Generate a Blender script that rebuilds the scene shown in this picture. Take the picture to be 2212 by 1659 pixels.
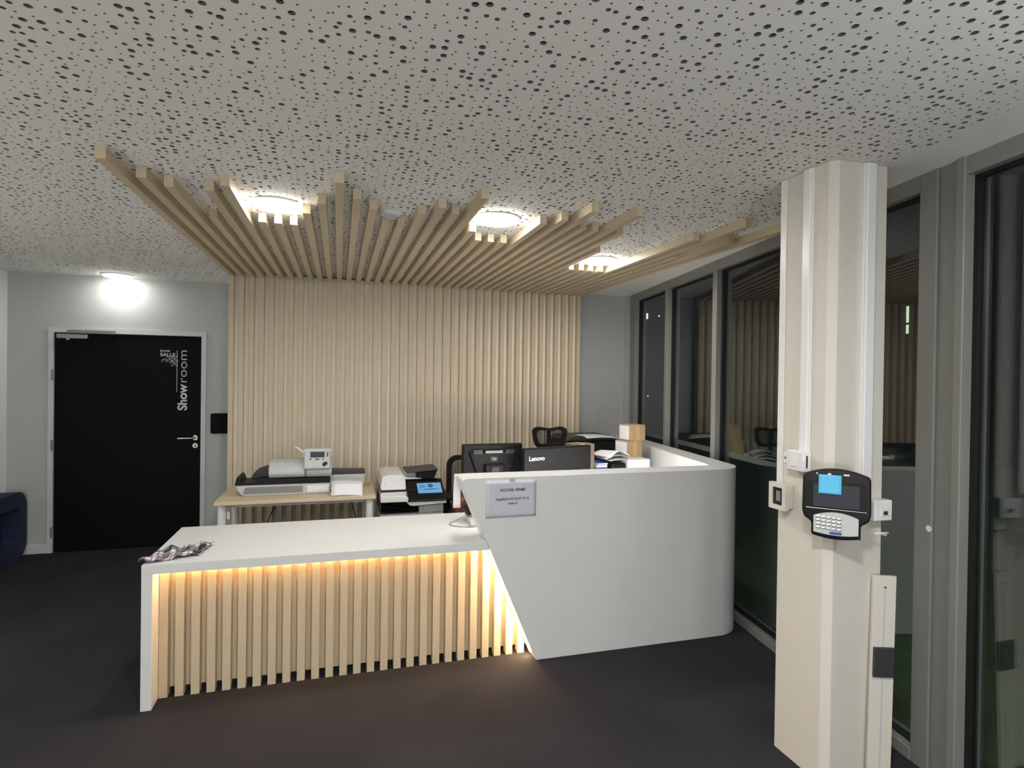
import bpy, bmesh, math, random
import numpy as np
from mathutils import Matrix, Vector
random.seed(7)
for o in list(bpy.data.objects): bpy.data.objects.remove(o, do_unlink=True)
scene = bpy.context.scene
COL = scene.collection
PI = math.pi

# ------------------------------------------------------------------ camera
CAM_F, YAW, PITCH, ROLL, EYE = 1252.97, 0.28949, 0.006741, 0.013748, 1.66
cd = bpy.data.cameras.new('camera'); cam = bpy.data.objects.new('camera', cd); COL.objects.link(cam)
cd.sensor_fit = 'HORIZONTAL'; cd.sensor_width = 36.0; cd.lens = CAM_F / 2212 * 36.0
cd.clip_start = 0.02; cd.clip_end = 200
_f = Vector((math.sin(YAW)*math.cos(PITCH), math.cos(YAW)*math.cos(PITCH), -math.sin(PITCH)))
_r = Vector((math.cos(YAW), -math.sin(YAW), 0)); _d = _f.cross(_r)
_rr = _r*math.cos(ROLL) - _d*math.sin(ROLL); _dd = _r*math.sin(ROLL) + _d*math.cos(ROLL)
_m = Matrix((( _rr.x, -_dd.x, -_f.x, 0), (_rr.y, -_dd.y, -_f.y, 0), (_rr.z, -_dd.z, -_f.z, EYE), (0, 0, 0, 1)))
cam.matrix_world = _m
scene.camera = cam

# ------------------------------------------------------------------ world, exposure
world = bpy.data.worlds.new('night'); scene.world = world; world.use_nodes = True
bg = world.node_tree.nodes['Background']
bg.inputs[0].default_value = (0.55, 0.65, 0.9, 1); bg.inputs[1].default_value = 0.012
vs = scene.view_settings
vs.view_transform = 'Standard'; vs.look = 'None'; vs.gamma = 1.0; vs.use_curve_mapping = False
vs.exposure = 3.15
scene.cycles.max_bounces = 8; scene.cycles.diffuse_bounces = 4; scene.cycles.glossy_bounces = 3; scene.cycles.transparent_max_bounces = 10
scene.cycles.caustics_reflective = False; scene.cycles.caustics_refractive = False
LAMP = 10.5        # radiance of the downlight diffusers
LED = 9.0         # radiance of the counter's LED strips
INNER_FILL = 10.5         # radiance of the hidden strip added inside the tall counter
FILL = 6.0        # radiance of the globes added out of view as fill light

CEIL = 2.585       # ceiling height
DOORY = 6.357      # wall with the door
SLATY = 5.555      # front of the wall slats
GREYY = 5.69       # grey wall right of the slats
GA, GB = 2.2, 0.152   # glazing line x = GA + GB*y
LWX = -2.893       # left wall

# ------------------------------------------------------------------ helpers
def lin(c):
    c = c/255.0
    return c/12.92 if c <= 0.04045 else ((c+0.055)/1.055)**2.4
def rgb(r, g, b): return (lin(r), lin(g), lin(b), 1)

def mat(name, col, rough=0.5, metal=0.0, bump=0.0, bscale=200, var=0.0, vscale=8, spec=0.5, emit=None, estr=0, stretch=None, coat=0.0):
    m = bpy.data.materials.new(name); m.use_nodes = True
    nt = m.node_tree; n = nt.nodes; l = nt.links; p = n['Principled BSDF']
    p.inputs['Base Color'].default_value = col; p.inputs['Roughness'].default_value = rough
    p.inputs['Metallic'].default_value = metal; p.inputs['Specular IOR Level'].default_value = spec
    if coat: p.inputs['Coat Weight'].default_value = coat; p.inputs['Coat Roughness'].default_value = 0.12
    tc = n.new('ShaderNodeTexCoord'); mp = n.new('ShaderNodeMapping'); l.new(tc.outputs['Object'], mp.inputs['Vector'])
    if stretch: mp.inputs['Scale'].default_value = stretch
    nz = n.new('ShaderNodeTexNoise'); nz.inputs['Scale'].default_value = vscale; nz.inputs['Detail'].default_value = 5
    l.new(mp.outputs[0], nz.inputs['Vector'])
    mx = n.new('ShaderNodeMix'); mx.data_type = 'RGBA'
    k = max(var, 0.02)
    mx.inputs[6].default_value = tuple(c*(1-k) for c in col[:3]) + (1,)
    mx.inputs[7].default_value = tuple(min(1, c*(1+k)) for c in col[:3]) + (1,)
    l.new(nz.outputs['Fac'], mx.inputs[0]); l.new(mx.outputs[2], p.inputs['Base Color'])
    if bump:
        b2 = n.new('ShaderNodeTexNoise'); b2.inputs['Scale'].default_value = bscale; b2.inputs['Detail'].default_value = 3
        l.new(mp.outputs[0], b2.inputs['Vector'])
        bp = n.new('ShaderNodeBump'); bp.inputs['Strength'].default_value = bump; bp.inputs['Distance'].default_value = 0.002
        l.new(b2.outputs['Fac'], bp.inputs['Height']); l.new(bp.outputs[0], p.inputs['Normal'])
    if emit:
        p.inputs['Emission Color'].default_value = emit; p.inputs['Emission Strength'].default_value = estr
    return m

def glass_mat(name, tint, base_reflect=0.05):
    m = bpy.data.materials.new(name); m.use_nodes = True
    nt = m.node_tree; n = nt.nodes; l = nt.links; n.clear()
    out = n.new('ShaderNodeOutputMaterial'); mix = n.new('ShaderNodeMixShader')
    tr = n.new('ShaderNodeBsdfTransparent'); tr.inputs[0].default_value = tint
    gl = n.new('ShaderNodeBsdfGlossy'); gl.inputs['Roughness'].default_value = 0.01
    lw = n.new('ShaderNodeLayerWeight'); lw.inputs['Blend'].default_value = 0.5
    pw = n.new('ShaderNodeMath'); pw.operation = 'POWER'; pw.inputs[1].default_value = 5
    ml = n.new('ShaderNodeMath'); ml.operation = 'MULTIPLY_ADD'; ml.inputs[1].default_value = 1-base_reflect; ml.inputs[2].default_value = base_reflect
    l.new(lw.outputs['Facing'], pw.inputs[0]); l.new(pw.outputs[0], ml.inputs[0])
    l.new(ml.outputs[0], mix.inputs[0]); l.new(tr.outputs[0], mix.inputs[1]); l.new(gl.outputs[0], mix.inputs[2])
    l.new(mix.outputs[0], out.inputs[0])
    return m

def emis(name, col, s):
    m = bpy.data.materials.new(name); m.use_nodes = True
    n = m.node_tree.nodes; l = m.node_tree.links; n.clear()
    out = n.new('ShaderNodeOutputMaterial'); e = n.new('ShaderNodeEmission')
    e.inputs[0].default_value = col; e.inputs[1].default_value = s
    l.new(e.outputs[0], out.inputs[0]); return m

M = {}
M['ceil'] = mat('ceiling_plaster', rgb(236, 234, 228), 0.9, bump=0.08, bscale=300)
M['hole'] = mat('hole_fleece', rgb(22, 21, 20), 0.95)
M['holeshade'] = mat('hole_wall_shade', rgb(118, 114, 108), 0.95)  # ceiling board darkened inside the holes to imitate their shade
M['wallgrey'] = mat('wall_paint', rgb(186, 189, 186), 0.85, bump=0.12, bscale=250, var=0.03)
M['walldark'] = mat('wall_paint_dark', rgb(176, 178, 178), 0.85, bump=0.12, bscale=250, var=0.03)
M['wallwhite'] = mat('wall_paint_white', rgb(236, 238, 236), 0.85, bump=0.1, bscale=250)
M['backing'] = mat('slat_backing', rgb(244, 240, 230), 0.7, var=0.03)
M['wood'] = mat('pale_ash', rgb(206, 189, 160), 0.55, bump=0.08, bscale=120, var=0.09, vscale=9, stretch=(14, 14, 0.9))
M['woody'] = mat('pale_ash_lengthwise', rgb(206, 189, 160), 0.55, bump=0.08, bscale=120, var=0.09, vscale=9, stretch=(14, 0.9, 14))
M['woodx'] = mat('pale_maple_top', rgb(214, 196, 164), 0.45, bump=0.04, bscale=120, var=0.07, vscale=7, stretch=(1, 12, 12))
M['carpet'] = mat('carpet', rgb(50, 49, 53), 1.0, bump=1.0, bscale=420, var=0.35, vscale=2.2, spec=0.1)
M['white'] = mat('white_solid_surface', rgb(222, 223, 222), 0.32, var=0.02)
M['whiteplast'] = mat('white_plastic', rgb(226, 226, 226), 0.35, var=0.02)
M['trunk'] = mat('white_trunking', rgb(232, 232, 230), 0.3, var=0.02)
M['cream'] = mat('cream_paint', rgb(212, 207, 196), 0.6, bump=0.08, bscale=200, var=0.03)
M['greyplast'] = mat('grey_plastic', rgb(188, 190, 190), 0.4, var=0.03)
M['midgrey'] = mat('mid_grey_plastic', rgb(128, 130, 130), 0.4, var=0.04)
M['black'] = mat('black_plastic', rgb(15, 15, 17), 0.5, var=0.05, spec=0.3)
M['blackgloss'] = mat('black_gloss', rgb(10, 10, 12), 0.2, var=0.05)
M['darkgrey'] = mat('dark_grey_plastic', rgb(52, 52, 54), 0.45, var=0.05)
M['door'] = mat('black_laminate', rgb(9, 10, 12), 0.6, bump=0.04, bscale=400, var=0.1, spec=0.12)
M['frame'] = mat('white_lacquer', rgb(206, 208, 210), 0.4, var=0.02)
M['alu'] = mat('brushed_aluminium', rgb(178, 178, 176), 0.32, 0.9, var=0.05)
M['steel'] = mat('satin_steel', rgb(190, 186, 178), 0.25, 1.0, var=0.05)
M['mullion'] = mat('grey_anodised_frame', rgb(138, 138, 133), 0.4, 0.15, var=0.04)
M['gasket'] = mat('black_gasket', rgb(10, 10, 11), 0.6)
M['glass'] = glass_mat('window_glass', (0.86, 0.90, 0.89, 1), 0.10)
M['vinyl'] = mat('white_vinyl', rgb(212, 212, 216), 0.5)
M['paper'] = mat('paper', rgb(232, 232, 236), 0.7, var=0.02)
M['papersign'] = mat('paper_sleeve', rgb(206, 206, 216), 0.3, var=0.04, vscale=20)
M['ink'] = mat('printed_ink', rgb(70, 70, 76), 0.7)
M['card'] = mat('cardboard', rgb(176, 148, 114), 0.8, bump=0.1, bscale=150, var=0.1, vscale=12)
M['tape'] = mat('parcel_tape', rgb(190, 164, 118), 0.3, var=0.06)
M['carddark'] = mat('cardboard_dark', rgb(132, 116, 92), 0.8, var=0.1, vscale=12)
M['navy'] = mat('navy_fabric', rgb(24, 36, 66), 0.75, bump=0.2, bscale=500, var=0.12)
M['mesh'] = None
M['leather'] = mat('brown_leather', rgb(146, 92, 62), 0.42, bump=0.3, bscale=60, var=0.2, vscale=10)
M['blue'] = mat('blue_plastic', rgb(40, 78, 150), 0.4)
M['note'] = mat('blue_sticky_note', rgb(92, 188, 230), 0.7, var=0.03, vscale=60)
M['screenoff'] = mat('dark_screen', rgb(58, 60, 68), 0.45, spec=0.2)
M['lawn'] = mat('lawn', rgb(88, 106, 70), 1.0, bump=0.8, bscale=120, var=0.45, vscale=5)
M['facade'] = mat('night_facade', rgb(70, 72, 78), 0.9, var=0.1, vscale=1)
M['lamp'] = emis('downlight_diffuser', (1.0, 0.97, 0.92, 1), LAMP)
M['lampcool'] = emis('downlight_diffuser_cool', (1.0, 0.985, 0.95, 1), LAMP*0.38)
M['led'] = emis('warm_led', (1.0, 0.60, 0.26, 1), LED)
M['ledb'] = emis('warm_led_slanted', (1.0, 0.70, 0.38, 1), LED*1.6)
M['signlit'] = emis('lit_sign', (0.85, 1.0, 0.97, 1), 0.35)
M['winlit'] = emis('lit_window', (0.8, 1.0, 0.7, 1), 0.12)
M['hpscreen'] = emis('printer_screen', (0.22, 0.52, 0.92, 1), 0.085)
M['hpink'] = mat('screen_print', rgb(24, 40, 70), 0.5)

def mesh_mat():   # office-chair mesh: fine open weave
    m = bpy.data.materials.new('chair_mesh'); m.use_nodes = True
    nt = m.node_tree; n = nt.nodes; l = nt.links; p = n['Principled BSDF']
    p.inputs['Base Color'].default_value = rgb(26, 26, 26); p.inputs['Roughness'].default_value = 0.8
    tc = n.new('ShaderNodeTexCoord'); ck = n.new('ShaderNodeTexChecker'); ck.inputs['Scale'].default_value = 450
    ck.inputs[1].default_value = (0.62, 0.62, 0.62, 1); ck.inputs[2].default_value = (0.10, 0.10, 0.10, 1)
    l.new(tc.outputs['Object'], ck.inputs['Vector'])
    l.new(ck.outputs['Color'], p.inputs['Alpha'])
    return m
M['mesh'] = mesh_mat()

def plaid_mat():
    m = bpy.data.materials.new('plaid_cotton'); m.use_nodes = True
    nt = m.node_tree; n = nt.nodes; l = nt.links; p = n['Principled BSDF']; p.inputs['Roughness'].default_value = 0.9
    uv = n.new('ShaderNodeUVMap'); sp = n.new('ShaderNodeSeparateXYZ'); l.new(uv.outputs[0], sp.inputs[0])
    def bands(sock, freq, ph, thr):
        a = n.new('ShaderNodeMath'); a.operation = 'MULTIPLY_ADD'; a.inputs[1].default_value = freq; a.inputs[2].default_value = ph; l.new(sock, a.inputs[0])
        f = n.new('ShaderNodeMath'); f.operation = 'FRACT'; l.new(a.outputs[0], f.inputs[0])
        g = n.new('ShaderNodeMath'); g.operation = 'LESS_THAN'; g.inputs[1].default_value = thr; l.new(f.outputs[0], g.inputs[0])
        return g.outputs[0]
    def add(a, b):
        s = n.new('ShaderNodeMath'); s.operation = 'ADD'; l.new(a, s.inputs[0]); l.new(b, s.inputs[1]); return s.outputs[0]
    d = add(bands(sp.outputs[0], 3.5, 0.1, 0.45), bands(sp.outputs[1], 3.5, 0.3, 0.45))
    r = add(bands(sp.outputs[0], 3.5, 0.35, 0.06), bands(sp.outputs[1], 3.5, 0.55, 0.06))
    cr = n.new('ShaderNodeValToRGB'); cr.color_ramp.interpolation = 'CONSTANT'
    e = cr.color_ramp.elements; e[0].color = rgb(206, 204, 206); e[1].position = 0.4; e[1].color = rgb(122, 120, 122)
    q = e.new(0.8); q.color = rgb(44, 44, 48)
    h = n.new('ShaderNodeMath'); h.operation = 'MULTIPLY'; h.inputs[1].default_value = 0.5; l.new(d, h.inputs[0]); l.new(h.outputs[0], cr.inputs[0])
    mx = n.new('ShaderNodeMix'); mx.data_type = 'RGBA'; mx.inputs[7].default_value = rgb(120, 74, 84)
    l.new(r, mx.inputs[0]); l.new(cr.outputs[0], mx.inputs[6]); l.new(mx.outputs[2], p.inputs['Base Color'])
    return m
M['plaid'] = plaid_mat()

def link(name, me, m, parent=None, smooth=False):
    if isinstance(m, str): m = M[m]
    if m: me.materials.append(m)
    o = bpy.data.objects.new(name, me); COL.objects.link(o)
    if parent: o.parent = parent
    if smooth:
        for p in me.polygons: p.use_smooth = True
    return o
def tag(o, label=None, cat=None, group=None, kind=None):
    if label: o['label'] = label
    if cat: o['category'] = cat
    if group: o['group'] = group
    if kind: o['kind'] = kind
    return o
def empty(name, loc, rz=0.0):
    o = bpy.data.objects.new(name, None); o.empty_display_size = 0.1; COL.objects.link(o)
    o.location = loc; o.rotation_euler = (0, 0, rz); return o
def thing(name, loc, label, cat, rz=0.0, group=None):
    return tag(empty(name, loc, rz), label, cat, group)
def from_bm(bm, name):
    bmesh.ops.recalc_face_normals(bm, faces=bm.faces[:])
    me = bpy.data.meshes.new(name); bm.to_mesh(me); bm.free(); return me
def bm_box(bm, a, b, bev=0.0, seg=2, mtx=None):
    x0, y0, z0 = a; x1, y1, z1 = b
    vs = [bm.verts.new(v) for v in ((x0,y0,z0),(x1,y0,z0),(x1,y1,z0),(x0,y1,z0),(x0,y0,z1),(x1,y0,z1),(x1,y1,z1),(x0,y1,z1))]
    fs = [bm.faces.new([vs[i] for i in f]) for f in ((3,2,1,0),(4,5,6,7),(0,1,5,4),(1,2,6,5),(2,3,7,6),(3,0,4,7))]
    if bev:
        es = list({e for f in fs for e in f.edges})
        r = bmesh.ops.bevel(bm, geom=es, offset=bev, segments=seg, affect='EDGES', profile=0.5)
        vs = list({v for f in r['faces'] for v in f.verts} | {v for v in vs if v.is_valid})
    if mtx is not None: bmesh.ops.transform(bm, matrix=mtx, verts=[v for v in vs if v.is_valid])
    return vs
def box(name, a, b, m, parent=None, bev=0.0, seg=2, mtx=None, smooth=False):
    bm = bmesh.new(); bm_box(bm, a, b, bev, seg)
    if mtx is not None: bmesh.ops.transform(bm, matrix=mtx, verts=bm.verts[:])
    o = link(name, from_bm(bm, name), m, parent)
    return o
def bm_prism(bm, pts, axis, a0, a1):
    def P(u, v, w):
        return {'x': (w, u, v), 'y': (u, w, v), 'z': (u, v, w)}[axis]
    A = [bm.verts.new(P(u, v, a0)) for u, v in pts]; B = [bm.verts.new(P(u, v, a1)) for u, v in pts]
    n = len(pts); bm.faces.new(A); bm.faces.new(B[::-1])
    for i in range(n): bm.faces.new((A[i], A[(i+1) % n], B[(i+1) % n], B[i]))
def prism(name, pts, axis, a0, a1, m, parent=None, bev=0.0, seg=2, mtx=None, smooth=False):
    bm = bmesh.new(); bm_prism(bm, pts, axis, a0, a1)
    bmesh.ops.recalc_face_normals(bm, faces=bm.faces[:])
    if bev: bmesh.ops.bevel(bm, geom=bm.edges[:], offset=bev, segments=seg, affect='EDGES', profile=0.5)
    if mtx is not None: bmesh.ops.transform(bm, matrix=mtx, verts=bm.verts[:])
    o = link(name, from_bm(bm, name), m, parent)
    if smooth: shade(o)
    return o
def shade(o, ang=35):
    me = o.data
    for p in me.polygons: p.use_smooth = True
    try: me.set_sharp_from_angle(angle=math.radians(ang))
    except Exception: pass
    return o
def lathe(name, prof, m, parent=None, seg=32, mtx=None, cap=True):
    bm = bmesh.new(); rings = []
    for r, z in prof:
        rings.append([bm.verts.new((r*math.cos(2*PI*i/seg), r*math.sin(2*PI*i/seg), z)) for i in range(seg)])
    for a, b in zip(rings, rings[1:]):
        for i in range(seg): bm.faces.new((a[i], a[(i+1) % seg], b[(i+1) % seg], b[i]))
    if cap: bm.faces.new(rings[0][::-1]); bm.faces.new(rings[-1])
    if mtx is not None: bmesh.ops.transform(bm, matrix=mtx, verts=bm.verts[:])
    return shade(link(name, from_bm(bm, name), m, parent))
def tube(name, pts, r, m, parent=None, seg=10, closed=False):
    bm = bmesh.new(); P = [Vector(p) for p in pts]; n = len(P); rings = []; up = Vector((0, 0, 1)); prev = None
    for i in range(n):
        if closed: t = (P[(i+1) % n]-P[i-1]).normalized()
        else: t = (P[min(i+1, n-1)]-P[max(i-1, 0)]).normalized()
        if prev is None:
            a = t.cross(up) if abs(t.dot(up)) < 0.9 else t.cross(Vector((1, 0, 0)))
        else: a = prev - t*prev.dot(t)
        a.normalize(); prev = a; b = t.cross(a)
        rr = r[i] if isinstance(r, (list, tuple)) else r
        rings.append([bm.verts.new(P[i]+(a*math.cos(2*PI*k/seg)+b*math.sin(2*PI*k/seg))*rr) for k in range(seg)])
    pairs = list(zip(rings, rings[1:])) + ([(rings[-1], rings[0])] if closed else [])
    for A, B in pairs:
        for k in range(seg): bm.faces.new((A[k], A[(k+1) % seg], B[(k+1) % seg], B[k]))
    if not closed: bm.faces.new(rings[0][::-1]); bm.faces.new(rings[-1])
    return shade(link(name, from_bm(bm, name), m, parent), 60)
def smoothpath(pts, k=8):
    out = []; P = [Vector(p) for p in pts]; n = len(P)
    for i in range(n-1):
        p0, p1, p2, p3 = P[max(i-1, 0)], P[i], P[i+1], P[min(i+2, n-1)]
        for j in range(k):
            t = j/k
            out.append(0.5*((2*p1)+(p2-p0)*t+(2*p0-5*p1+4*p2-p3)*t*t+(3*p1-p0-3*p2+p3)*t**3))
    return out+[P[-1]]
def sheet(name, fn, nu, nv, m, parent=None, th=0.0008):
    """thin curved sheet with real thickness; fn(u, v) -> point; UVs = (u, v)"""
    bm = bmesh.new(); uvl = bm.loops.layers.uv.new('UVMap')
    G = [[Vector(fn(i/nu, j/nv)) for j in range(nv+1)] for i in range(nu+1)]
    N = [[Vector((0, 0, 1)) for j in range(nv+1)] for i in range(nu+1)]
    for i in range(nu+1):
        for j in range(nv+1):
            a = G[min(i+1, nu)][j]-G[max(i-1, 0)][j]; b = G[i][min(j+1, nv)]-G[i][max(j-1, 0)]
            c = a.cross(b)
            if c.length > 1e-12: N[i][j] = c.normalized()
    T = [[bm.verts.new(G[i][j]+N[i][j]*th/2) for j in range(nv+1)] for i in range(nu+1)]
    B = [[bm.verts.new(G[i][j]-N[i][j]*th/2) for j in range(nv+1)] for i in range(nu+1)]
    def face(vs, uvs):
        f = bm.faces.new(vs); f.smooth = True
        for lp, q in zip(f.loops, uvs): lp[uvl].uv = q
    for i in range(nu):
        for j in range(nv):
            q = [(i/nu, j/nv), ((i+1)/nu, j/nv), ((i+1)/nu, (j+1)/nv), (i/nu, (j+1)/nv)]
            face([T[i][j], T[i+1][j], T[i+1][j+1], T[i][j+1]], q)
            face([B[i][j+1], B[i+1][j+1], B[i+1][j], B[i][j]], q[::-1])
    for i in range(nu):
        for j in (0, nv): bm.faces.new((T[i][j], T[i+1][j], B[i+1][j], B[i][j]))
    for j in range(nv):
        for i in (0, nu): bm.faces.new((T[i][j], T[i][j+1], B[i][j+1], B[i][j]))
    return link(name, from_bm(bm, name), m, parent)
FRONT = Matrix(((1,0,0,0),(0,0,-1,0),(0,1,0,0),(0,0,0,1)))     # text plane -> facing -y, upright
def text(name, s, size, m, parent, mtx, bold=0.0, align='LEFT', ext=0.0006, shear=0.0):
    cu = bpy.data.curves.new(name, 'FONT'); cu.body = s; cu.size = size; cu.align_x = align
    cu.offset = bold; cu.extrude = ext; cu.resolution_u = 4; cu.shear = shear
    t = bpy.data.objects.new(name, cu); COL.objects.link(t)
    dg = bpy.context.evaluated_depsgraph_get(); me = bpy.data.meshes.new_from_object(t.evaluated_get(dg))
    bpy.data.objects.remove(t, do_unlink=True); bpy.data.curves.remove(cu)
    me.materials.clear(); me.transform(mtx)
    return link(name, me, m, parent)
def rrect(x0, x1, y0, y1, r, seg=6):
    pts = []
    for cx, cy, a in ((x1-r, y1-r, 0), (x0+r, y1-r, 90), (x0+r, y0+r, 180), (x1-r, y0+r, 270)):
        for k in range(seg+1):
            t = math.radians(a+90*k/seg); pts.append((cx+r*math.cos(t), cy+r*math.sin(t)))
    return pts
def ring_prism(name, outer, inner, axis, a0, a1, m, parent=None, mtx=None):
    bm = bmesh.new(); n = len(outer)
    def P(u, v, w): return {'x': (w, u, v), 'y': (u, w, v), 'z': (u, v, w)}[axis]
    V = [[bm.verts.new(P(u, v, w)) for u, v in q] for q in (outer, inner) for w in (a0, a1)]
    o0, o1, i0, i1 = V
    for k in range(n):
        j = (k+1) % n
        bm.faces.new((o0[k], o0[j], o1[j], o1[k])); bm.faces.new((i0[j], i0[k], i1[k], i1[j]))
        bm.faces.new((o0[j], o0[k], i0[k], i0[j])); bm.faces.new((o1[k], o1[j], i1[j], i1[k]))
    if mtx is not None: bmesh.ops.transform(bm, matrix=mtx, verts=bm.verts[:])
    return shade(link(name, from_bm(bm, name), m, parent), 40)
T = Matrix.Translation
def RX(a): return Matrix.Rotation(math.radians(a), 4, 'X')
def RY(a): return Matrix.Rotation(math.radians(a), 4, 'Y')
def RZ(a): return Matrix.Rotation(math.radians(a), 4, 'Z')
def gx(y): return GA+GB*y

# ================================================================== setting
def struct(o): return tag(o, kind='structure')
YB = -3.5
o = prism('floor', [(LWX-0.1, YB-0.1), (gx(YB)+0.05, YB-0.1), (gx(6.5)+0.05, 6.5), (LWX-0.1, 6.5)], 'z', -0.06, 0.0, 'carpet')
struct(tag(o, 'dark charcoal navy carpet covering the whole lobby floor'))

# perforated ceiling: scattered round holes of three sizes, each a real recess
def build_ceiling():
    rng = np.random.default_rng(3)
    c = 0.0356; X0, Y0 = -2.88, 0.85
    V, F, MI = [], [], []
    def quad(a, b, d, e, mi=0):
        n = len(V); V.extend((a, b, d, e)); F.append((n, n+1, n+2, n+3)); MI.append(mi)
    xr = lambda y: gx(y)-0.27
    ny = int((6.3-Y0)/c)
    u8 = [(1,0),(1,1),(0,1),(-1,1),(-1,0),(-1,-1),(0,-1),(1,-1)]
    u16 = []
    for i in range(8):
        a, b = u8[i], u8[(i+1) % 8]; u16 += [a, ((a[0]+b[0])/2, (a[1]+b[1])/2)]
    h = c/2; dep = 0.0075
    for j in range(ny):
        y = Y0+(j+0.5)*c; nx = int((xr(y)-X0)/c)
        for i in range(nx):
            x = X0+(i+0.5)*c; kq = (2*i+5*j) % 13 if rng.random() < 0.4 else int(rng.integers(13)); q = rng.random()
            r = 0.0100 if kq in (0, 7) else (0.0071 if kq in (3, 5, 10) else (0.0037 if q < 0.94 else 0))
            if y > 4.6 and r < 0.005: r = 0
            if (1.91 < x < 2.24 and 1.88 < y < 2.22) or r == 0:
                quad((x-h, y-h, CEIL), (x-h, y+h, CEIL), (x+h, y+h, CEIL), (x+h, y-h, CEIL)); continue
            jx, jy = (rng.random(2)*2-1)*(h-r-0.0012); U = u16 if (r > 0.005 and y < 3.0) else u8
            n = len(V); k = len(U)
            V.extend((x+a*h, y+b*h, CEIL) for a, b in U)
            rim = []
            for a, b in U:
                s = r/math.hypot(a, b); rim.append((x+jx+a*s, y+jy+b*s))
            V.extend((a, b, CEIL) for a, b in rim); V.extend((a, b, CEIL+dep) for a, b in rim)
            for t in range(k):
                s = (t+1) % k
                F.append((n+t, n+k+t, n+k+s, n+s)); MI.append(0)
                F.append((n+k+t, n+2*k+t, n+2*k+s, n+k+s)); MI.append(2)
            F.append(tuple(n+2*k+t for t in range(k))[::-1]); MI.append(1)
        xe = X0+nx*c; a, b = Y0+j*c, Y0+(j+1)*c
        quad((xe, a, CEIL), (xe, b, CEIL), (gx(b)+0.1, b, CEIL), (gx(a)+0.1, a, CEIL))
    ye = Y0+ny*c
    quad((X0, ye, CEIL), (X0, 6.5, CEIL), (gx(6.5)+0.1, 6.5, CEIL), (gx(ye)+0.1, ye, CEIL))
    quad((X0, YB-0.1, CEIL), (X0, Y0, CEIL), (gx(Y0)+0.1, Y0, CEIL), (gx(YB)+0.1, YB-0.1, CEIL))
    quad((LWX-0.1, YB-0.1, CEIL), (LWX-0.1, 6.5, CEIL), (X0, 6.5, CEIL), (X0, YB-0.1, CEIL))
    z = CEIL+0.10                                            # slab above
    quad((LWX-0.1, YB-0.1, z), (gx(YB)+0.1, YB-0.1, z), (gx(6.5)+0.1, 6.5, z), (LWX-0.1, 6.5, z))
    me = bpy.data.meshes.new('ceiling'); me.from_pydata(V, [], F)
    me.materials.append(M['ceil']); me.materials.append(M['hole']); me.materials.append(M['holeshade'])
    me.polygons.foreach_set('material_index', MI); me.update()
    o = bpy.data.objects.new('ceiling', me); COL.objects.link(o)
    return struct(tag(o, 'off white acoustic ceiling with scattered round holes of three sizes'))
ceiling = build_ceiling()

# back wall carrying the slats, built out in front of the door wall
NS = 41
wall_back = box('wall_back', (-0.93, SLATY+0.05, 0), (2.387, DOORY, CEIL-0.012), 'backing')
struct(tag(wall_back, 'cream back wall behind the pale wooden slats'))
slat_me = None
for i in range(NS):
    x = -0.93+0.0819*i
    if slat_me is None:
        s = box('slat', (0, 0, 0), (0.04, 0.05, 2.535), 'wood', wall_back, bev=0.0015, seg=1); slat_me = s.data
    else:
        s = bpy.data.objects.new('slat', slat_me); COL.objects.link(s); s.parent = wall_back
    s.location = (x, SLATY, 0)
TIP = [2.736, 2.942, 3.036, 3.551, 3.041, 2.948, 3.556, 3.557, 3.560, 3.291, 3.083, 2.728, 2.939, 3.096, 3.336, 3.337, 3.099, 2.948, 3.040,
       2.730, 3.357, 3.565, 3.572, 3.570, 3.068, 2.958, 2.756, 3.094, 3.113, 2.748, 3.134, 3.604, 4.238, 4.234, 4.238, 4.232, 3.101, 2.744, 3.565, 3.1, 2.62]
for i in range(NS):
    xw = -0.91+0.0819*i; xt = -0.937+0.0843*i; y1 = SLATY+0.05
    k = (xw-xt)/(SLATY-2.9)
    xa = xw+k*(TIP[i]-SLATY); xb = xw+k*(y1-SLATY)
    prism('slat', [(xa-0.02, TIP[i]), (xa+0.02, TIP[i]), (xb+0.02, y1), (xb-0.02, y1)], 'z', CEIL-0.05, CEIL-0.0005, 'woody', ceiling)

struct(tag(box('wall_back_right', (2.387, GREYY, 0), (3.085, DOORY+0.1, CEIL), 'walldark'), 'grey painted wall between slats and glazing'))
struct(tag(box('trim_1', (2.957, GREYY-0.035, 0), (3.075, GREYY, CEIL), 'walldark'), 'narrow grey pilaster where the grey wall meets the glazing'))
# door wall with its opening
DX0, DX1, DZ = -2.531, -1.303, 2.046
bm = bmesh.new()
bm_box(bm, (LWX-0.1, DOORY, 0), (DX0-0.02, DOORY+0.14, CEIL)); bm_box(bm, (DX1+0.02, DOORY, 0), (-0.93, DOORY+0.14, CEIL))
bm_box(bm, (DX0-0.02, DOORY, DZ+0.02), (DX1+0.02, DOORY+0.14, CEIL))
struct(tag(link('wall_door', from_bm(bm, 'wall_door'), 'wallgrey'), 'light grey painted wall around the black door'))
struct(tag(box('wall_left', (LWX-0.1, YB-0.1, 0), (LWX, DOORY, CEIL), 'wallwhite'), 'white painted side wall at the far left'))
struct(tag(box('wall_rear', (LWX-0.1, YB-0.1, 0), (gx(YB)+0.05, YB, CEIL), 'wallwhite'), 'white wall behind the viewer'))
struct(tag(box('baseboard_door', (LWX, DOORY-0.012, 0), (DX0-0.04, DOORY, 0.085), 'frame', bev=0.003), 'pale grey skirting board left of the black door'))
struct(tag(box('baseboard_left', (LWX, 1.0, 0), (LWX+0.012, DOORY-0.012, 0.085), 'frame', bev=0.003), 'pale grey skirting board on the left wall'))

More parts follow.
